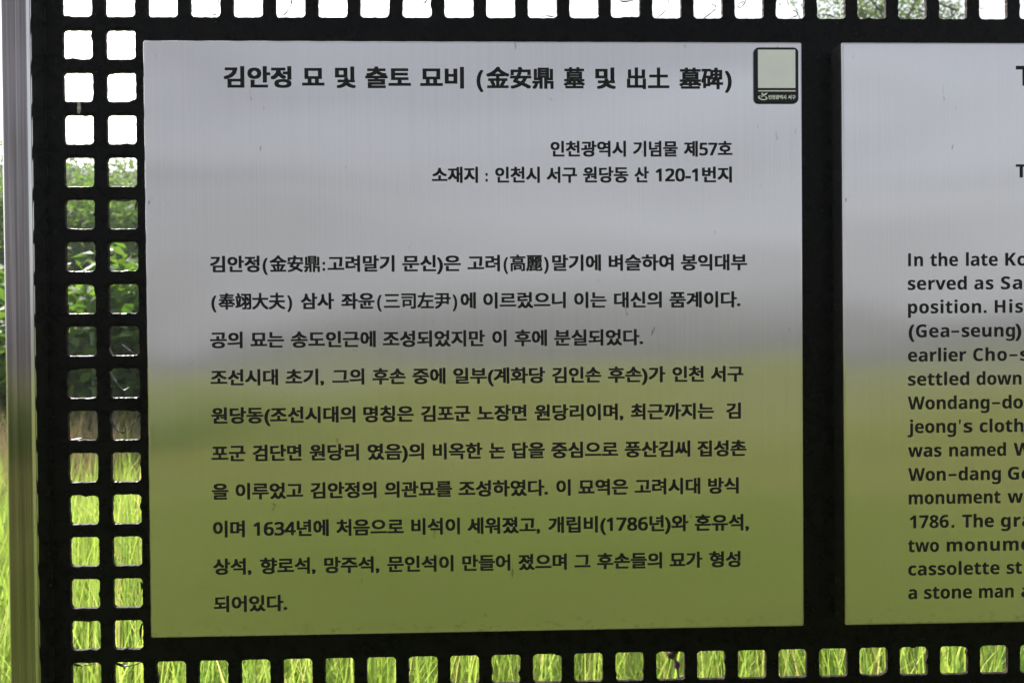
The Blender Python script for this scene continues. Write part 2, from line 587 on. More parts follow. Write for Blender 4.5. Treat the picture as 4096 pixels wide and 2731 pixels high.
# plain margins round the hole field
for (a, b_, c_, d_) in ((0.27, 0.5, -2.0, 18.0), (36.5, 36.73, -2.0, 18.0)):
    q = [addv(a, d_, 0), addv(b_, d_, 0), addv(b_, c_, 0), addv(a, c_, 0)]
    quads.append(q); mi.append(0)
for (a, b_, c_, d_) in ((0.5, 36.5, -2.0, -1.5), (0.5, 36.5, 17.5, 18.0)):
    q = [addv(a, d_, 0), addv(b_, d_, 0), addv(b_, c_, 0), addv(a, c_, 0)]
    quads.append(q); mi.append(0)
for i, q in enumerate(quads):            # front faces look at the viewer, back faces away
    P3 = [Vector(verts[k]) for k in q[:3]]
    if max(abs(verts[k][1] - verts[q[0]][1]) for k in q) < 1e-6:
        ny = (P3[1] - P3[0]).cross(P3[2] - P3[1]).y
        if (ny > 0) == (verts[q[0]][1] < TH / 2): q.reverse()
order = sorted(range(len(quads)), key=lambda i: len(quads[i]))
q3 = [quads[i] for i in order if len(quads[i]) == 3]
q4 = [quads[i] for i in order if len(quads[i]) == 4]
sheet = from_np('perforated_sheet', verts, [q3, q4], [M_BLACK, M_EDGE], screen, mat_index=[mi[i] for i in order])
bead_face = [any(-0.005 < verts[k][1] < -1e-6 for k in quads[i]) for i in order]
if len(sheet.data.polygons) == len(bead_face): sheet.data.polygons.foreach_set('use_smooth', bead_face)


def sbox(name, g0, g1, y0, y1, m_, bevel, parent=screen, smooth=True, seg=3):
    a, b_ = gp(*g0) - ORG, gp(*g1) - ORG
    bm = bmesh.new()
    box_bm(bm, min(a.x, b_.x), max(a.x, b_.x), y0, y1, min(a.z, b_.z), max(a.z, b_.z), bevel, seg)
    return from_bm(name, bm, m_, parent, smooth=False)


def post(x0, x1):
    """square tube with rolled corners"""
    a, b_ = gp(x0, 19.0) - ORG, gp(x1, -2.6) - ORG
    y0, y1, rc = -0.030, 0.012, 0.0042
    out = []
    for (sx, sy, a0) in ((1, -1, -90), (1, 1, 0), (-1, 1, 90), (-1, -1, 180)):
        for i in range(7):
            t = rad(a0 + i * 15)
            ccx = (b_.x - rc) if sx > 0 else (a.x + rc)
            ccy = (y1 - rc) if sy > 0 else (y0 + rc)
            out.append((ccx + rc * math.cos(t), ccy + rc * math.sin(t)))
    bm = bmesh.new()
    nn = len(out)
    zs = [-0.15, -0.149, b_.z - 0.001, b_.z]
    rg = [[bm.verts.new((x, y, z)) for x, y in out] for z in zs]
    for j in range(3):
        for i in range(nn):
            f = bm.faces.new((rg[j][i], rg[j][(i + 1) % nn], rg[j + 1][(i + 1) % nn], rg[j + 1][i]))
            f.smooth = (i % 7) != 6
    bm.faces.new(rg[3])
    bm.faces.new(list(reversed(rg[0])))
    return from_bm('post', bm, M_POST, screen)


post(-0.43, 0.235)
post(36.77, 37.43)
sbox('edge_bar', (-0.06, 18.4), (0.268, -2.4), -0.004, 0.0035, M_BLACK, 0.0004)
sbox('edge_bar', (36.74, 18.4), (37.0, -2.4), -0.004, 0.0035, M_BLACK, 0.0004)
sbox('frame_rail', (0.275, -2.0), (36.735, -2.45), -0.003, 0.02, M_BLACK, 0.001)
sbox('frame_rail', (0.275, 18.0), (36.735, 18.45), -0.003, 0.02, M_BLACK, 0.001)


# curls of paint that have peeled off the rims of the holes
def ribbon(pts_px, width, thick, m_, d=-0.03):
    P = []
    for (px, py) in pts_px:
        dd = Rm.T @ np.array([(px - 2048) / F_PX, (py - 1365.5) / F_PX, 1.0])
        s = (EDIST - d * -1.0) / dd[2] if False else (EDIST + (-d)) / dd[2]
        P.append((EX + dd[0] * s, EY + dd[1] * s))
    pts = [gp(x, y, d) - ORG for x, y in P]
    # Catmull-Rom
    ext = [pts[0] * 2 - pts[1]] + pts + [pts[-1] * 2 - pts[-2]]
    cur = []
    for i in range(1, len(ext) - 2):
        for k in range(6):
            t = k / 6
            p0, p1, p2, p3 = ext[i - 1:i + 3]
            cur.append(0.5 * ((2 * p1) + (p2 - p0) * t + (2 * p0 - 5 * p1 + 4 * p2 - p3) * t * t + (3 * p1 - p0 - 3 * p2 + p3) * t ** 3))
    cur.append(pts[-1])
    bm = bmesh.new()
    rings_ = []
    nn = len(cur)
    for i, p in enumerate(cur):
        tg_ = (cur[min(i + 1, nn - 1)] - cur[max(i - 1, 0)]).normalized()
        side = tg_.cross(Vector((0, 1, 0))).normalized()
        f = 0.45 + 0.55 * math.sin(math.pi * min(1, (i + 1.5) / nn)) if nn > 2 else 1
        tw = 0.5 * math.sin(i * 0.35)
        dy = Vector((0, 1, 0)) * math.cos(tw) + side * math.sin(tw)
        dn = side * math.cos(tw) - Vector((0, 1, 0)) * math.sin(tw)
        rings_.append([bm.verts.new(p + dy * (width * f * a_) + dn * (thick * f * b_)) for a_, b_ in ((.5, .5), (.5, -.5), (-.5, -.5), (-.5, .5))])
    for i in range(nn - 1):
        for k in range(4):
            bm.faces.new((rings_[i][k], rings_[i][(k + 1) % 4], rings_[i + 1][(k + 1) % 4], rings_[i + 1][k]))
    bm.faces.new(rings_[0]); bm.faces.new(list(reversed(rings_[-1])))
    return from_bm('paint_curl', bm, m_, screen)


CURLS = [([(650, -14), (652, 0), (659, 25), (666, 53)], 1, 1.1, 0),
         ([(868, -14), (873, 6), (878, 34)], 1, 1.2, 0),
         ([(768, 66), (800, 61), (850, 61), (879, 54)], 1, 1.4, 0),
         ([(1150, -12), (1165, 4), (1161, 26), (1147, 49), (1128, 66)], 1.4, 1.9, 0),
         ([(1707, -10), (1703, 8), (1690, 17), (1664, 27)], 1.2, 1.2, 0),
         ([(2066, -8), (2061, 6), (2056, 40)], 1, 1.0, 0),
         ([(2160, 70), (2180, 65), (2200, 66), (2222, 71)], 1, 1.4, 0),
         ([(2466, -6), (2480, 3), (2498, 7), (2536, 2)], 1.4, 1.2, 0),
         ([(2655, -6), (2672, 1), (2674, 20), (2660, 45), (2629, 73)], 1.2, 1.2, 0),
         ([(2846, 20), (2859, 22), (2861, 35), (2844, 53), (2815, 74)], 1.6, 1.5, 0),
         ([(2987, -8), (2977, 16), (2962, 30), (2952, 27), (2957, 14), (2976, 8)], 1.6, 1.1, 0),
         ([(2377, 40), (2383, 47), (2386, 58)], 1, 1.0, 0),
         ([(3172, 43), (3187, 50), (3185, 64), (3164, 73)], 1.6, 1.6, 0),
         ([(3146, -10), (3150, 4), (3154, 22)], 1, 0.9, 0),
         ([(431, 474), (439, 463), (461, 459), (536, 458)], 1.2, 1.0, 0),
         ([(444, 797), (470, 803), (500, 804), (536, 797)], 1.2, 1.2, 0),
         ([(549, 800), (543, 825), (543, 838), (549, 856)], 1.2, 1.6, 0),
         ([(528, 1017), (536, 1004), (549, 984)], 1, 0.8, 0),
         ([(488, 1378), (510, 1394), (530, 1409), (543, 1420)], 2.2, 1.3, 1),
         ([(437, 1380), (442, 1402), (453, 1415), (473, 1408)], 1.6, 1.3, 1),
         ([(438, 1480), (452, 1508), (469, 1533), (494, 1559), (516, 1549)], 2.4, 1.8, 1),
         ([(292, 1474), (308, 1481), (324, 1483), (345, 1474)], 1.8, 1.2, 1),
         ([(437, 1660), (453, 1700), (482, 1729), (497, 1727), (501, 1713), (496, 1696)], 2.4, 2.2, 0),
         ([(559, 1656), (553, 1668), (546, 1678), (534, 1699)], 1.8, 1.6, 0),
         ([(280, 1759), (312, 1754), (343, 1751), (382, 1759)], 1.6, 1.2, 1),
         ([(456, 2648), (490, 2660), (530, 2660), (570, 2645)], 2.2, 1.7, 0),
         ([(290, 2654), (315, 2660), (350, 2659), (385, 2653)], 1.6, 1.3, 0),
         ([(570, 2490), (562, 2520), (565, 2560), (569, 2580)], 1.8, 1.5, 0),
         ([(563, 2325), (567, 2345), (563, 2372)], 1.5, 1.3, 0),
         ([(447, 1985), (452, 1990), (458, 2005)], 1.2, 1.2, 0)]
for pts, w_, t_, g_ in CURLS:
    ribbon(pts, 0.0016 * w_, 0.00055 * t_, M_CURL_GREY if g_ else M_CURL)


# ------------------------------------------------------------------ the two text panels
FD = 0.57                                   # panel face off the screen, in holes


def panel(corners, label, root_g, m_):
    """folded steel tray: corners of the face (tl, tr, br, bl) in holes"""
    o_b = gp(*root_g)
    t = tag(empty('text_panel', o_b), label, 'panel')
    bm = bmesh.new()
    fr = [bm.verts.new(gp(x, y, FD) - o_b) for x, y in corners]
    bk = [bm.verts.new(gp(x, y, -0.0) - o_b + Vector((0, -0.0006, 0))) for x, y in corners]
    bm.faces.new((fr[3], fr[2], fr[1], fr[0]))
    bm.faces.new((bk[0], bk[1], bk[2], bk[3]))
    for i in range(4):
        j = (i + 1) % 4
        bm.faces.new((fr[i], fr[j], bk[j], bk[i]))
    bmesh.ops.recalc_face_normals(bm, faces=bm.faces)
    es = [e for e in bm.edges if any(v in fr for v in e.verts)]
    bmesh.ops.bevel(bm, geom=es, offset=0.055 * PITCH, segments=4, profile=0.5, affect='EDGES')
    for f in bm.faces:
        f.smooth = f.calc_area() < 0.0035
    o = from_bm('tray', bm, m_, t)
    return t, o_b


p1, o1 = panel(((2.772, 1.107), (18.057, 1.121), (18.057, 14.878), (2.772, 14.877)),
               'brushed steel panel with a Korean heritage text and a small dark plaque in its corner', (10.4, 14.9), M_PANEL)
p2, o2 = panel(((18.987, 1.120), (34.27, 1.135), (34.31, 14.893), (19.033, 14.878)),
               'brushed steel panel with an English text, cut off by the edge of the photo', (26.6, 14.9), M_PANEL_PLAIN)

KOREAN = [
    ('title', 1.706, 2.210, 1.738, 2.217, [('김안정', 4.609, 6.157), ('묘', 6.399, 6.911), ('및', 7.154, 7.628), ('출토', 7.848, 8.900), ('묘비', 9.114, 10.128), ('(', 10.417, 10.574), ('金安鼎', 10.643, 12.208), ('墓', 12.445, 12.937), ('및', 13.182, 13.658), ('出土', 13.921, 14.915), ('墓碑', 15.150, 16.180), (')', 16.227, 16.384)]),
    ('loc', 3.429, 3.793, 3.435, 3.801, [('인천광역시', 12.124, 13.888), ('기념물', 14.055, 15.103), ('제57호', 15.250, 16.390)]),
    ('loc', 4.024, 4.391, 4.036, 4.407, [('소재지', 9.365, 10.433), (':', 10.606, 10.659), ('인천시', 10.831, 11.871), ('서구', 12.029, 12.741), ('원당동', 12.878, 13.943), ('산', 14.084, 14.420), ('120-1번지', 14.582, 16.378)]),
    ('body', 6.057, 6.432, 6.079, 6.459, [('김안정', 4.246, 5.378), ('(', 5.447, 5.561), ('金安鼎', 5.607, 6.759), (':', 6.822, 6.880), ('고려말기', 6.937, 8.481), ('문신)은', 8.659, 10.017), ('고려', 10.171, 10.927), ('(', 11.008, 11.113), ('高麗', 11.159, 11.917), (')', 11.952, 12.063), ('말기에', 12.142, 13.285), ('벼슬하여', 13.465, 14.993), ('봉익대부', 15.164, 16.725)]),
    ('body', 6.917, 7.290, 6.951, 7.326, [('(', 4.265, 4.379), ('奉翊大夫', 4.425, 5.958), (')', 6.004, 6.115), ('삼사', 6.314, 7.076), ('좌윤', 7.244, 8.011), ('(', 8.069, 8.173), ('三司左尹', 8.230, 9.775), (')', 9.821, 9.926), ('에', 10.001, 10.359), ('이르렀으니', 10.528, 12.455), ('이는', 12.649, 13.411), ('대신의', 13.584, 14.708), ('품계이다.', 14.888, 16.565)]),
    ('body', 7.804, 8.179, 7.819, 8.198, [('공의', 4.225, 4.969), ('묘는', 5.149, 5.918), ('송도인근에', 6.076, 8.031), ('조성되었지만', 8.193, 10.562), ('이', 10.731, 11.064), ('후에', 11.250, 12.010), ('분실되었다.', 12.174, 14.262)]),
    ('body', 8.672, 9.039, 8.697, 9.073, [('조선시대', 4.226, 5.773), ('초기,', 5.943, 6.829), ('그의', 7.019, 7.757), ('후손', 7.946, 8.713), ('중에', 8.870, 9.638), ('일부(계화당', 9.816, 11.959), ('김인손', 12.123, 13.273), ('후손)가', 13.431, 14.782), ('인천', 14.948, 15.691), ('서구', 15.857, 16.627)]),
    ('body', 9.546, 9.917, 9.564, 9.946, [('원당동(조선시대의', 4.232, 7.543), ('명칭은', 7.725, 8.893), ('김포군', 9.060, 10.210), ('노장면', 10.369, 11.520), ('원당리이며,', 11.705, 13.786), ('최근까지는', 13.963, 15.922), ('김', 16.214, 16.563)]),
    ('body', 10.419, 10.792, 10.445, 10.828, [('포군', 4.228, 5.006), ('검단면', 5.170, 6.294), ('원당리', 6.476, 7.617), ('였음)의', 7.813, 9.125), ('비옥한', 9.325, 10.479), ('논', 10.636, 11.010), ('답을', 11.171, 11.936), ('중심으로', 12.088, 13.657), ('풍산김씨', 13.810, 15.359), ('집성촌', 15.531, 16.688)]),
    ('body', 11.302, 11.675, 11.321, 11.701, [('을', 4.227, 4.601), ('이루었고', 4.766, 6.317), ('김안정의', 6.489, 8.013), ('의관묘를', 8.202, 9.767), ('조성하였다.', 9.916, 12.004), ('이', 12.199, 12.537), ('묘역은', 12.716, 13.885), ('고려시대', 14.042, 15.592), ('방식', 15.777, 16.502)]),
    ('body', 12.168, 12.550, 12.188, 12.571, [('이며', 4.239, 4.969), ('1634년에', 5.170, 6.900), ('처음으로', 7.076, 8.636), ('비석이', 8.809, 9.943), ('세워졌고,', 10.120, 11.813), ('개립비(1786년)와', 12.007, 15.304), ('혼유석,', 15.455, 16.740)]),
    ('body', 13.043, 13.416, 13.059, 13.435, [('상석,', 4.235, 5.110), ('향로석,', 5.308, 6.586), ('망주석,', 6.785, 8.062), ('문인석이', 8.245, 9.784), ('만들어', 9.988, 11.110), ('졌으며', 11.299, 12.434), ('그', 12.614, 12.988), ('후손들의', 13.145, 14.678), ('묘가', 14.858, 15.628), ('형성', 15.794, 16.536)]),
    ('body', 13.910, 14.283, 13.938, 14.313, [('되어있다.', 4.241, 5.921)]),
]
ENGLISH = [
    (6.389, [('I', 20.563, 20.628), ('n', 20.710, 20.914), ('the', 21.094, 21.754), ('late', 21.952, 22.711), ('Ko', 22.897, 23.501)]),
    (6.947, [('served', 20.554, 21.964), ('as', 22.150, 22.607), ('Sa', 22.794, 23.300)]),
    (7.503, [('position', 20.558, 22.310), ('.', 22.377, 22.440), ('His', 22.643, 23.319)]),
    (8.068, [('(', 20.585, 20.689), ('Gea', 20.746, 21.541), ('-', 21.598, 21.779), ('seung', 21.847, 23.125), (')', 23.155, 23.264)]),
    (8.639, [('earlier', 20.555, 21.949), ('Cho', 22.121, 22.929), ('-', 22.995, 23.183), ('s', 23.255, 23.475)]),
    (9.205, [('settled', 20.554, 22.020), ('down', 22.201, 23.283)]),
    (9.771, [('Wondang', 20.547, 22.507), ('-', 22.574, 22.761), ('do', 22.821, 23.316)]),
    (10.329, [('jeong', 20.545, 21.702), ("'", 21.771, 21.819), ('s', 21.889, 22.096), ('cloth', 22.274, 23.328)]),
    (10.894, [('was', 20.550, 21.349), ('named', 21.541, 22.904), ('W', 23.095, 23.473)]),
    (11.463, [('Won', 20.552, 21.448), ('-', 21.522, 21.709), ('dang', 21.763, 22.780), ('Ge', 22.956, 23.497)]),
    (12.016, [('monument', 20.565, 22.770), ('wa', 22.945, 23.496)]),
    (12.583, [('1786', 20.586, 21.520), ('.', 21.590, 21.653), ('The', 21.851, 22.609), ('gra', 22.785, 23.411)]),
    (13.149, [('two', 20.544, 21.284), ('monumen', 21.475, 23.495)]),
    (13.705, [('cassolette', 20.549, 22.744), ('st', 22.923, 23.289)]),
    (14.267, [('a', 20.545, 20.752), ('stone', 20.929, 22.078), ('man', 22.252, 23.086), ('a', 23.276, 23.482)]),
]




def bold_chars(s, plain_digits=False):
    r = ''
    for ch in s:
        if 'A' <= ch <= 'Z': r += chr(0x1D5D4 + ord(ch) - 65)
        elif 'a' <= ch <= 'z': r += chr(0x1D5EE + ord(ch) - 97)
        elif '0' <= ch <= '9': r += chr((0x1D7E2 if plain_digits else 0x1D7EC) + ord(ch) - 48)
        else: r += ch
    return r


def outlines(lines, spacings):
    """all runs typed as one block of lines, turned into meshes and cut apart line by line"""
    c = bpy.data.curves.new('run', 'FONT')
    c.body = '\n'.join(lines)
    c.size = 1.0
    c.resolution_u = 3
    c.space_line = 3.0
    o = bpy.data.objects.new('run', c)
    C.objects.link(o)
    res = []
    for sp in spacings:
        c.space_character = sp
        bpy.context.view_layer.update()
        dg = bpy.context.evaluated_depsgraph_get()
        me = bpy.data.meshes.new_from_object(o.evaluated_get(dg))
        V_ = np.array([x.co[:2] for x in me.vertices])
        me.calc_loop_triangles()
        F_ = np.array([t.vertices[:] for t in me.loop_triangles])
        bpy.data.meshes.remove(me)
        row = np.round((0.38 - V_[:, 1]) / 3.0).astype(int)
        frow = row[F_[:, 0]]
        out = []
        for i in range(len(lines)):
            sel = np.nonzero(row == i)[0]
            inv = np.zeros(len(V_), dtype=int)
            inv[sel] = np.arange(len(sel))
            out.append((V_[sel] + np.array([0, 3.0 * i]), inv[F_[frow == i]]))
        res.append(out)
    bpy.data.objects.remove(o)
    bpy.data.curves.remove(c)
    return res


RUNS = sorted({bold_chars(w, True) for r in KOREAN for w, _, _ in r[5]} | {bold_chars(w) for r in ENGLISH for w, _, _ in r[1]} | {bold_chars('T'), '인천광역시', '서구'})
LOOSE = dict(zip(RUNS, zip(*outlines(RUNS, (1.0, 1.4)))))


def text_mesh(s, spacing=1.0):
    (v0, f0), (v1, _) = LOOSE[s]
    return v0 + (v1 - v0) * ((spacing - 1.0) / 0.4), f0


class Ink:
    """collects runs of text on one face as one mesh of printed letters"""
    def __init__(self): self.v, self.f, self.n, self.k = [], [], 0, 0

    def run(self, v, f, rx, ry, place, depth0):
        """v in em; thickened by laying shifted copies over one another, place(v) -> local metres"""
        shifts = [(0, 0)]
        if rx: shifts += [(rx * a, ry * b_) for a in (-1, 0, 1) for b_ in (-1, 0, 1) if a or b_]
        for i, (sx, sy) in enumerate(shifts):
            w = v + np.array([sx, sy])
            p = place(w)
            p[:, 1] -= depth0 + i * 1.2e-5
            self.v.append(p)
            self.f.append(f + self.n)
            self.n += len(p)

    def build(self, name, m_, parent):
        V_ = np.concatenate(self.v)
        F_ = np.concatenate(self.f)
        # faces look out of the panel
        a, b_, c_ = V_[F_[:, 0]], V_[F_[:, 1]], V_[F_[:, 2]]
        nrm = np.cross(b_ - a, c_ - a)
        flip = nrm[:, 1] > 0
        F_[flip] = F_[flip][:, ::-1]
        return from_np(name, V_, F_, m_, parent)


def is_hanja(s): return any(0x4E00 <= ord(ch) <= 0x9FFF for ch in s)


BOLD = {'title': (0.038, 0.028), 'loc': (0.036, 0.024), 'body': (0.035, 0.023)}
inks = {}
for (style, t0, b0, t1, b1, words) in KOREAN:
    ink = inks.setdefault(style, Ink())
    rx, ry = BOLD[style]
    em = ((b0 - t0) + (b1 - t1)) / 2 / (0.891 + 2 * ry)
    xa, xb = words[0][1], words[-1][2]
    for (w, x0, x1) in words:
        fx = ((x0 + x1) / 2 - xa) / max(0.1, xb - xa) if len(words) > 1 else 0
        top = t0 + (t1 - t0) * fx
        base = top + (0.826 + ry) * em
        v, f = text_mesh(bold_chars(w, True))
        kx, ky = (rx * 0.92, ry * 0.9) if is_hanja(w) else (rx, ry)
        lo, hi = v[:, 0].min() - kx, v[:, 0].max() + kx
        sx = (x1 - x0) / (hi - lo)

        def place(q, sx=sx, lo=lo, base=base, x0=x0, em=em):
            gx = x0 + (q[:, 0] - lo) * sx
            gy = base - q[:, 1] * em
            p = np.stack([(gx - EX) * PITCH, np.full(len(q), -FD * PITCH), EYE_Z - (gy - EY) * PITCH], 1)
            return p - np.array(o1)
        ink.run(v, f, kx, ky, place, 0.00012)
inks['title'].build('title_lettering', M_INK, p1)
inks['loc'].build('address_lettering', M_INK, p1)
inks['body'].build('body_lettering', M_INK, p1)

CAP = 0.302


def latin(ink, w, x0, x1, base, cap, org, tracked=True):
    s = bold_chars(w)
    em = cap / 0.714
    sp = 1.0
    if x1 is None:                       # run cut by the edge of the photo
        sp = 1.06
    elif tracked and len(w) > 1:
        va, _ = text_mesh(s, 1.0)
        vb, _ = text_mesh(s, 1.4)
        wa, wb = np.ptp(va[:, 0]), np.ptp(vb[:, 0])
        sp = 1.0 + 0.4 * ((x1 - x0) / (em * 1.02) - wa) / max(1e-6, wb - wa)
        sp = min(max(sp, 1.0), 1.6) if len(w) > 2 else min(sp, 1.1)
    v, f = text_mesh(s, sp)
    lo, hi = v[:, 0].min(), v[:, 0].max()
    sx = em * 1.06 if x1 is None else min(max((x1 - x0) / (hi - lo), 0.8 * em), 1.25 * em)
    if w == 'I':
        v = np.array([(0, 0), (1, 0), (1, 0.714), (0, 0.714)]); f = np.array([(0, 1, 2), (0, 2, 3)]); lo, hi = 0.0, 1.0
    if w in '-.\'':
        y0_, y1_ = {'-': (0.25, 0.36), '.': (0.0, 0.145), "'": (0.47, 0.72)}[w]
        in_ = 0.3 if w == "'" else 0.0
        v = np.array([(in_, y0_), (1 - in_, y0_), (1, y1_), (0, y1_)]); f = np.array([(0, 1, 2), (0, 2, 3)]); lo, hi = 0.0, 1.0
    if len(w) == 1 and x1 is not None: sx = (x1 - x0) / (hi - lo)

    def place(q):
        gx = x0 + (q[:, 0] - lo) * sx
        gy = base - q[:, 1] * em
        p = np.stack([(gx - EX) * PITCH, np.full(len(q), -FD * PITCH), EYE_Z - (gy - EY) * PITCH], 1)
        return p - np.array(org)
    kx = 0.036 if w in '()' else 0.004
    ink.run(v, f, kx, kx * 0.6, place, 0.00012)


ink = Ink()
for base, words in ENGLISH:
    for w, x0, x1 in words: latin(ink, w, x0, x1 if x1 is None or x1 < 23.38 else None, base, CAP, o2)
ink.build('body_lettering', M_INK, p2)
ink = Ink()
latin(ink, 'T', 23.16, 23.60, 2.144, 0.464, o2)
ink.build('title_lettering', M_INK, p2)
ink = Ink()
latin(ink, 'T', 23.155, 23.41, 4.307, 0.307, o2)
ink.build('address_lettering', M_INK, p2)

# ------------------------------------------------------------------ the little plaque (its code square stays blank)
plaque_o = gp(17.42, 2.57, FD) + Vector((0, -0.0002, 0))
plaque = tag(empty('plaque', plaque_o), 'small charcoal plaque with a pale square and white emblem on the Korean panel', 'plaque')


def outline_bm(bm, pts, y):
    vs_ = [bm.verts.new((gp(x, z).x - plaque_o.x, y, gp(x, z).z - plaque_o.z)) for x, z in pts]
    for tri in tessellate_polygon([[Vector((x, -z, 0)) for x, z in pts]]):
        try: bm.faces.new([vs_[i] for i in tri])
        except ValueError: pass


def rrect(x0, x1, y0, y1, r, k=6):
    out = []
    for (cx_, cy_, a0) in ((x1 - r, y0 + r, -90), (x1 - r, y1 - r, 0), (x0 + r, y1 - r, 90), (x0 + r, y0 + r, 180)):
        for i in range(k + 1):
            t = rad(a0 + 90 * i / k)
            out.append((cx_ + r * math.cos(t), cy_ + r * math.sin(t)))
    return out


bm = bmesh.new()
rg = []
for dlt, y in ((0.0, 0.0), (0.0, -0.0014), (0.012, -0.0018)):
    rg.append([bm.verts.new((gp(x, z).x - plaque_o.x, y, gp(x, z).z - plaque_o.z))
               for x, z in rrect(16.90 + dlt, 17.949 - dlt, 1.268 + dlt, 2.569 - dlt, 0.115 - dlt)])
for j in range(2):
    for i in range(len(rg[0])):
        k2 = (i + 1) % len(rg[0])
        bm.faces.new((rg[j][i], rg[j][k2], rg[j + 1][k2], rg[j + 1][i]))
bm.faces.new(rg[2])
bmesh.ops.recalc_face_normals(bm, faces=bm.faces)
from_bm('backing', bm, M_PLAQUE, plaque)
bm = bmesh.new()
outline_bm(bm, [(16.991, 1.323), (17.873, 1.323), (17.873, 2.216), (16.991, 2.216)], -0.0019)
from_bm('pale_field', bm, M_FIELD, plaque)
bm = bmesh.new()
outline_bm(bm, rrect(16.994, 17.879, 2.268, 2.297, 0.008, 2), -0.0019)
from_bm('divider', bm, M_WHITE, plaque)


def pq(x, y): return (16.894 + (x - 78) * 0.0009815, 1.269 + (y - 75) * 0.0009655)


bm = bmesh.new()
outline_bm(bm, [pq(*q) for q in [(215, 1287), (262, 1280), (310, 1250), (375, 1220), (410, 1168), (345, 1182), (312, 1205), (285, 1240), (255, 1270)]], -0.0019)
outline_bm(bm, [pq(*q) for q in [(250, 1178), (298, 1172), (303, 1200), (277, 1236), (256, 1262), (244, 1270), (262, 1235), (262, 1205)]], -0.00192)
outline_bm(bm, [pq(*q) for q in [(240, 1235), (200, 1240), (175, 1262), (172, 1285), (195, 1315), (240, 1340), (300, 1352), (360, 1345), (400, 1322), (402, 1295),
                                 (375, 1265), (330, 1256), (345, 1272), (366, 1294), (358, 1314), (325, 1325), (280, 1322), (240, 1308), (215, 1290), (205, 1272), (215, 1255), (238, 1246)]], -0.00194)
bmesh.ops.recalc_face_normals(bm, faces=bm.faces)
from_bm('emblem', bm, M_WHITE, plaque)
ink = Ink()
for w, x0, x1 in (('인천광역시', 17.232, 17.655), ('서구', 17.695, 17.878)):
    v, f = text_mesh(w)
    kx, ky = 0.05, 0.03
    lo, hi = v[:, 0].min() - kx, v[:, 0].max() + kx
    em = 0.1 / 0.93
    sx = (x1 - x0) / (hi - lo)

    def place(q):
        gx = x0 + (q[:, 0] - lo) * sx
        gy = 2.378 + 0.846 * em - q[:, 1] * em
        p = np.stack([(gx - EX) * PITCH, np.full(len(q), plaque_o.y - 0.0018), EYE_Z - (gy - EY) * PITCH], 1)
        return p - np.array(plaque_o)
    ink.run(v, f, kx, ky, place, 0.00008)
ink.build('lettering', M_WHITE, plaque)

# a pale crust stuck to the screen between two holes
cr_o = gp(1.10, 2.5)
bm = bmesh.new()
bmesh.ops.create_uvsphere(bm, u_segments=14, v_segments=10, radius=1.0)
rr_ = random.Random(3)
for v in bm.verts:
    k = 1 + rr_.uniform(-0.25, 0.25)
    v.co = Vector((v.co.x * 0.0021 * k, v.co.y * 0.0011 - 0.0005, v.co.z * 0.0068 * k))
o = from_bm('cocoon', bm, M_CHALK, smooth=True)
o.matrix_world = LEAN @ Matrix.Translation(gp(1.03, 2.50))
tag(o, 'tiny pale insect cocoon stuck to the black screen between two square holes', 'cocoon')


# ------------------------------------------------------------------ plants
def blades(rng, base, length, width, lean, lean_dir, segs=4):
    """arched grass blades as arrays; all arguments per blade"""
    n_ = len(base)
    t = np.linspace(0, 1, segs + 1)
    th = lean[:, None] * (0.25 + 0.9 * t[None, :] ** 1.3)          # angle from upright along the blade
    ds = (length / segs)[:, None]
    dz = np.cos(th) * ds
    dr = np.sin(th) * ds
    z = np.concatenate([np.zeros((n_, 1)), np.cumsum(dz[:, :-1], 1)], 1)
    r = np.concatenate([np.zeros((n_, 1)), np.cumsum(dr[:, :-1], 1)], 1)
    cx_, sx_ = np.cos(lean_dir)[:, None], np.sin(lean_dir)[:, None]
    cen = np.stack([base[:, 0:1] + r * cx_, base[:, 1:2] + r * sx_, base[:, 2:3] + z], 2)
    fa = lean_dir + math.pi / 2 + rng.normal(0, 0.5, n_)
    side = np.stack([np.cos(fa), np.sin(fa), np.zeros(n_)], 1)
    wt = width[:, None] * np.clip(1.0 - t[None, :] ** 1.8, 0.03, 1) * (0.7 + 0.3 * np.minimum(1, t * 4))[None, :]
    a = cen - side[:, None, :] * wt[:, :, None] / 2
    b_ = cen + side[:, None, :] * wt[:, :, None] / 2
    V_ = np.stack([a, b_], 2).reshape(-1, 3)
    k = (segs + 1) * 2
    st = (np.arange(n_) * k)[:, None] + (np.arange(segs) * 2)[None, :]
    F_ = np.stack([st, st + 1, st + 3, st + 2], 2).reshape(-1, 4)
    return V_, F_


rs = np.random.default_rng(11)
VV, FF, off = [], [], 0


def patch(n_, x0, x1, y0, y1, l0, l1, w0, w1, lean0=0.1, lean1=0.75):
    global off
    x = rs.uniform(x0, x1, n_)
    y = rs.uniform(y0, y1, n_)
    tuft = 0.5 + 0.5 * np.sin(x * 3.1 + 1.3 * np.sin(y * 2.3)) * np.cos(y * 2.7 + 0.8 * np.sin(x * 1.9))
    ln = rs.uniform(l0, l1, n_) * (0.78 + 0.3 * tuft)
    wd = rs.uniform(w0, w1, n_)
    le = rs.uniform(lean0, lean1, n_) ** 1.0
    ld = rs.normal(0.4, 1.7, n_)
    V_, F_ = blades(rs, np.stack([x, y, np.full(n_, -0.05)], 1), ln, wd, le, ld)
    VV.append(V_); FF.append(F_ + off); off += len(V_)


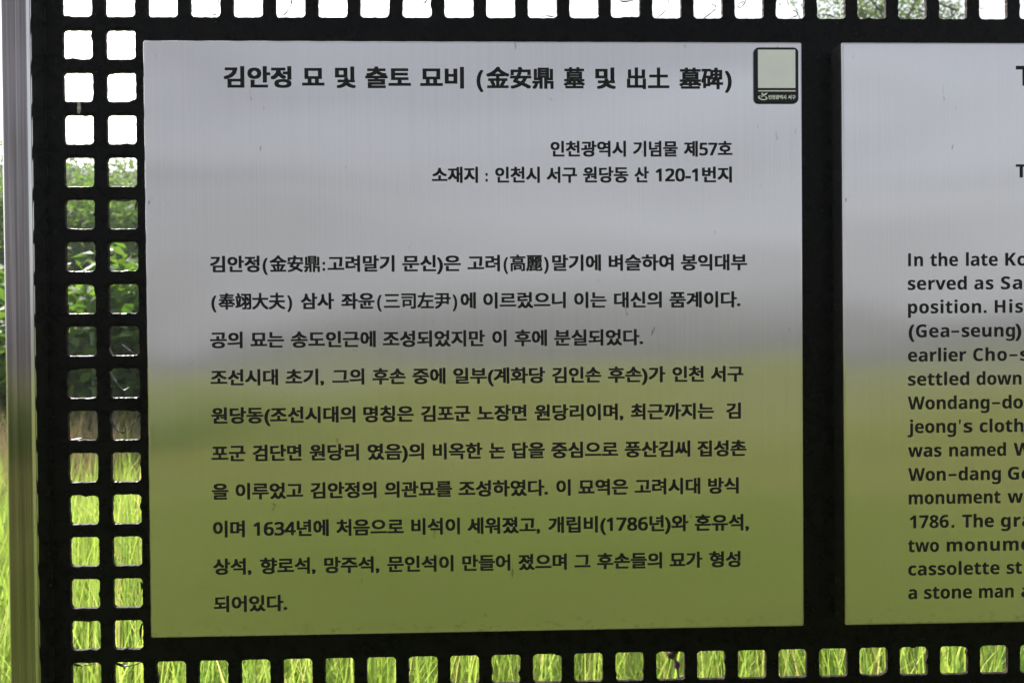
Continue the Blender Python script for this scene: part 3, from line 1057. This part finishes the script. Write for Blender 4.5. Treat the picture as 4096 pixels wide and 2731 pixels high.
patch(20000, -3.2, 3.2, 0.22, 2.6, 0.62, 1.10, 0.005, 0.013, 0.05, 1.0)
patch(16000, -3.2, 3.2, 0.22, 2.6, 0.3, 0.8, 0.003, 0.009, 0.1, 1.3)
patch(7000, -5.5, 0.5, 2.6, 3.3, 0.55, 0.95, 0.005, 0.012, 0.05, 1.0)
patch(7000, -6.5, 0.5, 3.3, 5.9, 0.25, 0.5, 0.004, 0.010, 0.1, 1.1)
patch(5000, -2.75, 0.5, 3.6, 5.9, 0.5, 0.85, 0.006, 0.014, 0.1, 1.1)
patch(9000, 0.5, 5, 2.6, 6.0, 0.5, 0.95, 0.005, 0.012)
patch(9000, -11, 8, 6.0, 11, 0.3, 0.6, 0.008, 0.016)
patch(6000, -7.0, -2.2, 0.2, 2.6, 0.6, 1.0, 0.004, 0.011, 0.05, 1.0)
patch(14000, -4, 4, -7, -1.6, 0.15, 0.32, 0.005, 0.011)
tag(from_np('grass', np.concatenate(VV), np.concatenate(FF), M_GRASS), kind='stuff')

# straw-coloured dry grass in front of the hedge
VV, FF, off = [], [], 0
patch(11000, -6.2, -2.7, 3.5, 5.6, 0.55, 0.95, 0.004, 0.009, 0.2, 1.1)
tag(from_np('dry_grass', np.concatenate(VV), np.concatenate(FF), M_STRAW), kind='stuff')


def tube_arrays(path, radii, sides=7):
    P = [Vector(p) for p in path]
    V_, F_ = [], []
    for i, p in enumerate(P):
        t = (P[min(i + 1, len(P) - 1)] - P[max(i - 1, 0)]).normalized()
        u = t.cross(Vector((0.3, 1, 0.1))).normalized()
        w = t.cross(u)
        for k in range(sides):
            a = 2 * math.pi * k / sides
            V_.append(p + (u * math.cos(a) + w * math.sin(a)) * radii[i])
    for i in range(len(P) - 1):
        for k in range(sides):
            k2 = (k + 1) % sides
            F_.append((i * sides + k, i * sides + k2, (i + 1) * sides + k2, (i + 1) * sides + k))
    return np.array([v[:] for v in V_]), np.array(F_)


def leaves(rng, pos, size, droop=0.5, ratio=0.5):
    """pointed leaves folded along the midrib: 6 verts, 4 faces each"""
    n_ = len(pos)
    az = rng.uniform(0, 2 * math.pi, n_)
    el = rng.normal(-0.15, droop, n_)
    ax = np.stack([np.cos(az) * np.cos(el), np.sin(az) * np.cos(el), np.sin(el)], 1)
    up = rng.normal(0, 0.45, (n_, 3)) + np.array([0, 0, 1.0])
    sd = np.cross(ax, up)
    sd /= np.linalg.norm(sd, axis=1, keepdims=True) + 1e-9
    nm = np.cross(sd, ax)
    s = size[:, None]
    w = s * ratio * 0.5
    p0 = pos
    p1 = pos + ax * s * 0.4 + sd * w + nm * s * 0.06
    p2 = pos + ax * s * 0.4 - sd * w + nm * s * 0.06
    pm = pos + ax * s * 0.45
    p3 = pos + ax * s - nm * s * 0.12
    V_ = np.stack([p0, p1, p2, pm, p3], 1).reshape(-1, 3)
    i = (np.arange(n_) * 5)[:, None]
    F_ = np.concatenate([i + np.array([[0, 1, 3]]), i + np.array([[0, 3, 2]]), i + np.array([[3, 1, 4]]), i + np.array([[3, 4, 2]])], 0)
    return V_, F_


def woody(rng, height, spread, n_limbs, trunk_r, trunk_frac=0.35):
    """trunk with limbs; returns arrays and the limb tips where leaves gather"""
    VV_, FF_, o_, tips = [], [], 0, []

    def add(path, radii):
        nonlocal o_
        V_, F_ = tube_arrays(path, radii)
        VV_.append(V_); FF_.append(F_ + o_); o_ += len(V_)
    th = height * 0.75
    path = [(0, 0, -0.2)]
    x = y = 0.0
    for i in range(1, 7):
        x += rng.normal(0, spread * 0.04); y += rng.normal(0, spread * 0.04)
        path.append((x, y, th * i / 6))
    add(path, [trunk_r * (1 - 0.8 * i / 6) for i in range(7)])
    for k in range(n_limbs):
        f = trunk_frac + (1 - trunk_frac) * (k + rng.uniform()) / n_limbs
        j = min(5, int(f * 6))
        a = np.array(path[j]) + (np.array(path[j + 1]) - np.array(path[j])) * (f * 6 - j)
        az = k * 2.4 + rng.normal(0, 0.4)
        ln = spread * rng.uniform(0.6, 1.05) * (1.15 - 0.55 * f)
        pts = [a]
        el = rng.uniform(0.25, 0.9)
        for q in range(1, 5):
            el += rng.normal(0, 0.15)
            pts.append(pts[-1] + np.array([math.cos(az) * math.cos(el), math.sin(az) * math.cos(el), math.sin(el)]) * ln / 4)
            az += rng.normal(0, 0.25)
            if q >= 2:
                tips.append(pts[-1])
                tw = pts[-1] + rng.normal(0, 1, 3) * ln * 0.28
                add([pts[-1], (pts[-1] + tw) / 2 + rng.normal(0, 0.03, 3), tw], [trunk_r * 0.12, trunk_r * 0.08, trunk_r * 0.03])
                tips.append(tw)
        r0 = trunk_r * 0.45 * (1 - 0.5 * f)
        add(pts, [r0 * (1 - 0.8 * q / 4) for q in range(5)])
    tips.append(np.array(path[-1]) + np.array([0, 0, height * 0.08]))
    return np.concatenate(VV_), np.concatenate(FF_), np.array(tips)


def plant(name, label, cat, group, seed, loc, height, spread, n_limbs, n_leaf, leaf, clump, m_leaf, parts=('trunk', 'crown'),
          trunk_r=None, trunk_frac=0.35, low=0):
    rng_ = np.random.default_rng(seed)
    root = tag(empty(name, Vector(loc), lean=False), label, cat, group)
    V_, F_, tips = woody(rng_, height, spread, n_limbs, trunk_r or height * 0.022, trunk_frac)
    if low:
        a = rng_.uniform(0, 2 * math.pi, low)
        tips = np.concatenate([tips, np.stack([np.cos(a) * spread * 0.7, np.sin(a) * spread * 0.7, rng_.uniform(0.1, 0.6, low) * height], 1)])
    from_np(parts[0], V_, F_, M_BARK, root, smooth=True)
    w = rng_.uniform(0.35, 1.6, len(tips))
    pick = rng_.choice(len(tips), n_leaf, p=w / w.sum())
    pos = tips[pick] + rng_.normal(0, 1, (n_leaf, 3)) * clump * rng_.uniform(0.6, 1.2, len(tips))[pick][:, None] * np.array([1, 1, 0.75])
    pos[:, 2] = np.maximum(pos[:, 2], 0.05)
    V_, F_ = leaves(rng_, pos, leaf * rng_.uniform(0.6, 1.25, n_leaf))
    from_np(parts[1], V_, F_, m_leaf, root)
    return root


def gxy(px, y):
    p = ray_at(px, 1300, y)
    return (p.x, y, 0.0)


# broad-leaved shrubs along the far side of the grass
SH = 'leafy shrubs at the edge of the grass'
for i, (px, y, h, sp, lf, nl) in enumerate((
        (-60, 6.6, 2.0, 0.9, 0.15, 2600), (180, 6.9, 1.7, 0.85, 0.13, 2600), (330, 6.2, 1.85, 0.8, 0.15, 2300), (500, 6.6, 1.95, 0.85, 0.16, 2300),
        (700, 6.9, 1.8, 0.9, 0.13, 2600), (960, 6.7, 2.0, 0.9, 0.14, 2600), (1300, 7.0, 1.9, 0.95, 0.14, 2600))):
    lab = ('broad-leaved green shrub left of the steel post', 'green shrub just right of the steel post, behind the dry grass',
           'bright large-leaved shrub behind the outer column of holes', 'large-leaved shrub behind the inner column of holes, beside the Korean panel',
           'green shrub hidden mostly behind the left edge of the Korean panel', 'tall green shrub behind the first third of the Korean panel',
           'green shrub behind the middle of the Korean panel')[i]
    plant('shrub', lab, 'shrub', SH, 40 + i, gxy(px, y), h, sp, 14, int(nl * 1.5), lf, 0.2, M_LEAF, ('stem', 'foliage'), 0.03, 0.1, low=14)

# trees behind the shrubs
TR = 'trees behind the shrubs'
for i, (px, y, h, sp, nl, lf, ml) in enumerate((
        (-150, 15, 4.4, 2.2, 6500, 0.15, M_LEAF_FAR), (230, 14, 3.9, 2.0, 6500, 0.14, M_LEAF_FAR), (520, 16, 4.3, 2.2, 6500, 0.15, M_LEAF_FAR),
        (850, 15, 4.2, 2.2, 5500, 0.16, M_LEAF_FAR), (1250, 16, 4.4, 2.3, 5500, 0.16, M_LEAF_FAR),
        (-120, 32, 8.0, 4.0, 7000, 0.26, M_LEAF_PALE), (120, 36, 7.6, 4.0, 7000, 0.26, M_LEAF_PALE), (330, 33, 8.0, 3.6, 7500, 0.24, M_LEAF_PALE),
        (540, 38, 7.9, 4.2, 7000, 0.26, M_LEAF_PALE), (820, 35, 8.2, 4.2, 6000, 0.28, M_LEAF_PALE), (1250, 37, 7.8, 4.4, 6000, 0.28, M_LEAF_PALE))):
    lab = ('dense green tree left of the steel post, behind the shrubs', 'dense green tree behind the outer column of holes, over the shrubs',
           'dense green tree behind the inner column of holes, over the shrubs', 'dense green tree behind the left third of the Korean panel',
           'dense green tree behind the centre of the Korean panel',
           'tall pale tree far off, left of the steel post', 'tall pale tree far off behind the steel post',
           'tall pale tree whose top meets the sky in the outer column of holes', 'tall pale tree whose top meets the sky in the inner column of holes',
           'tall pale tree far off behind the left third of the Korean panel', 'tall pale tree far off behind the centre of the Korean panel')[i]
    plant('tree', lab, 'tree', TR, 70 + i, gxy(px, y), h, sp, 18 if y < 20 else 24, int(nl * 2.2), lf * 0.95, 0.42 if y < 20 else 0.8, ml, trunk_frac=0.15, low=10)

# the tall loose tree whose crown shows over the screen at the top right
tp = ray_at(3560, 60, 13.0)
plant('tree', 'tall loose-crowned tree showing against the sky above the English panel', 'tree', None, 91,
      (tp.x, 13.0, 0), tp.z + 1.9, 2.5, 30, 16000, 0.085, 0.24, M_LEAF_PALE, trunk_r=0.16, trunk_frac=0.55)

# low bushes on the near side of the sign: they show only as a dark band in the polished post
rng_ = np.random.default_rng(5)
hedge = tag(empty('hedge', Vector((-7.0, -12.0, 0)), lean=False), 'low dark hedge behind the viewer, seen as a dark green band in the steel post', 'hedge')
cen = np.stack([rng_.uniform(-3.5, 3.0, 90), rng_.uniform(-0.7, 0.7, 90), rng_.uniform(0.15, 0.75, 90)], 1)
pk = rng_.integers(0, 90, 9000)
V_, F_ = leaves(rng_, np.maximum(cen[pk] + rng_.normal(0, 0.16, (9000, 3)), [-99, -99, 0.02]), 0.10 * rng_.uniform(0.6, 1.3, 9000))
from_np('foliage', V_, F_, M_LEAF, hedge)
VV, FF, off = [], [], 0
for k in range(14):
    x = -3.3 + k * 0.48
    V_, F_ = tube_arrays([(x, 0, -0.1), (x + 0.05, 0.04, 0.35), (x - 0.03, -0.05, 0.8)], [0.02, 0.013, 0.004], 5)
    VV.append(V_); FF.append(F_ + off); off += len(V_)
from_np('stem', np.concatenate(VV), np.concatenate(FF), M_BARK, hedge)

# wire mesh fence in front of the shrubs
fa, fb = gxy(190, 5.75), gxy(352, 5.75)
fence = tag(empty('wire_fence', Vector((fa[0], 5.75, 0)), lean=False), 'short run of thin green wire mesh fence in front of the shrubs', 'fence')
VV, FF, off = [], [], 0
W_ = fb[0] - fa[0]
for i in range(int(W_ / 0.02) + 1):
    V_, F_ = tube_arrays([(i * 0.02, 0, 0.0), (i * 0.02, 0, 1.25)], [0.0024] * 2, 5)
    VV.append(V_); FF.append(F_ + off); off += len(V_)
for z in (0.15, 0.45, 0.75, 1.05, 1.22):
    V_, F_ = tube_arrays([(0, 0.004, z), (W_, 0.004, z)], [0.0022] * 2, 5)
    VV.append(V_); FF.append(F_ + off); off += len(V_)
from_np('wire_mesh', np.concatenate(VV), np.concatenate(FF), M_WIRE, fence)
for x in (-0.03, W_ + 0.03):
    V_, F_ = tube_arrays([(x, 0, -0.2), (x, 0, 1.3)], [0.016] * 2, 8)
    from_np('fence_post', V_, F_, M_WIRE, fence, smooth=True)

# thistle behind the bottom row of holes
M_PURPLE = plain('purple_florets', (0.16, 0.02, 0.14), 0.7, 0.4, 300)
M_BROWN = plain('dried_head', (0.045, 0.022, 0.014), 0.8, 0.5, 300)
M_STEM = plain('thistle_stem', (0.22, 0.24, 0.10), 0.6, 0.3, 60)
TY = 0.30
b0 = ray_at(2712, 2720, TY)
foot = Vector((b0.x + 0.02, TY, -0.02))
th = tag(empty('thistle', foot, lean=False), 'thistle with one purple bud and brown dried heads behind the bottom row of holes', 'flower')


def loc_(px, py): return ray_at(px, py, TY) - foot


VV, FF, off = [], [], 0
for path, r_ in (([Vector((0, 0, 0)), loc_(2716, 2731), loc_(2712, 2690), loc_(2709, 2668)], 0.0022),
                 ([loc_(2714, 2712), loc_(2706, 2660), loc_(2702, 2625), loc_(2700, 2600)], 0.0016),
                 ([loc_(2706, 2650), loc_(2694, 2635), loc_(2686, 2615)], 0.0014),
                 ([loc_(2715, 2712), loc_(2740, 2700), loc_(2760, 2692)], 0.0014)):
    V_, F_ = tube_arrays(path, [r_] * len(path), 6)
    VV.append(V_); FF.append(F_ + off); off += len(V_)
from_np('stem', np.concatenate(VV), np.concatenate(FF), M_STEM, th, smooth=True)


def head(name, c, r_, h_, m_, seed):
    rr2 = np.random.default_rng(seed)
    bm = bmesh.new()
    bmesh.ops.create_uvsphere(bm, u_segments=12, v_segments=8, radius=1)
    for v in bm.verts:
        k = 1 + rr2.uniform(-0.15, 0.15)
        v.co = Vector((v.co.x * r_ * k, v.co.y * r_ * k, v.co.z * h_)) + c
    # bristles
    for k in range(70):
        d = Vector(rr2.normal(0, 1, 3)); d.z = abs(d.z) if m_ is M_PURPLE else d.z
        d.normalize()
        s = Vector(rr2.normal(0, 1, 3)).cross(d).normalized() * r_ * 0.09
        p = c + Vector((d.x * r_, d.y * r_, d.z * h_)) * 0.9
        q = c + Vector((d.x * r_, d.y * r_, d.z * h_)) * 1.45
        bm.faces.new([bm.verts.new(p - s), bm.verts.new(p + s), bm.verts.new(q)])
    return from_bm(name, bm, m_, th)


head('flower_bud', loc_(2708, 2659), 0.0042, 0.0062, M_PURPLE, 1)
head('dried_head', loc_(2685, 2618), 0.0058, 0.0058, M_BROWN, 2)
head('dried_head', loc_(2702, 2600), 0.0050, 0.0050, M_BROWN, 3)

# summer haze: far trees and hill fade a little
bm = bmesh.new()
box_bm(bm, -310, 310, -310, 310, -1.5, 34)
m = bpy.data.materials.new('haze')
m.use_nodes = True
n = m.node_tree
n.nodes.remove(n.nodes['Principled BSDF'])
pv = n.nodes.new('ShaderNodeVolumePrincipled')
pv.inputs['Color'].default_value = (0.93, 0.95, 1.0, 1)
pv.inputs['Density'].default_value = 0.0016
pv.inputs['Anisotropy'].default_value = 0.3
n.links.new(pv.outputs[0], n.nodes['Material Output'].inputs['Volume'])
tag(from_bm('haze', bm, m), kind='stuff')
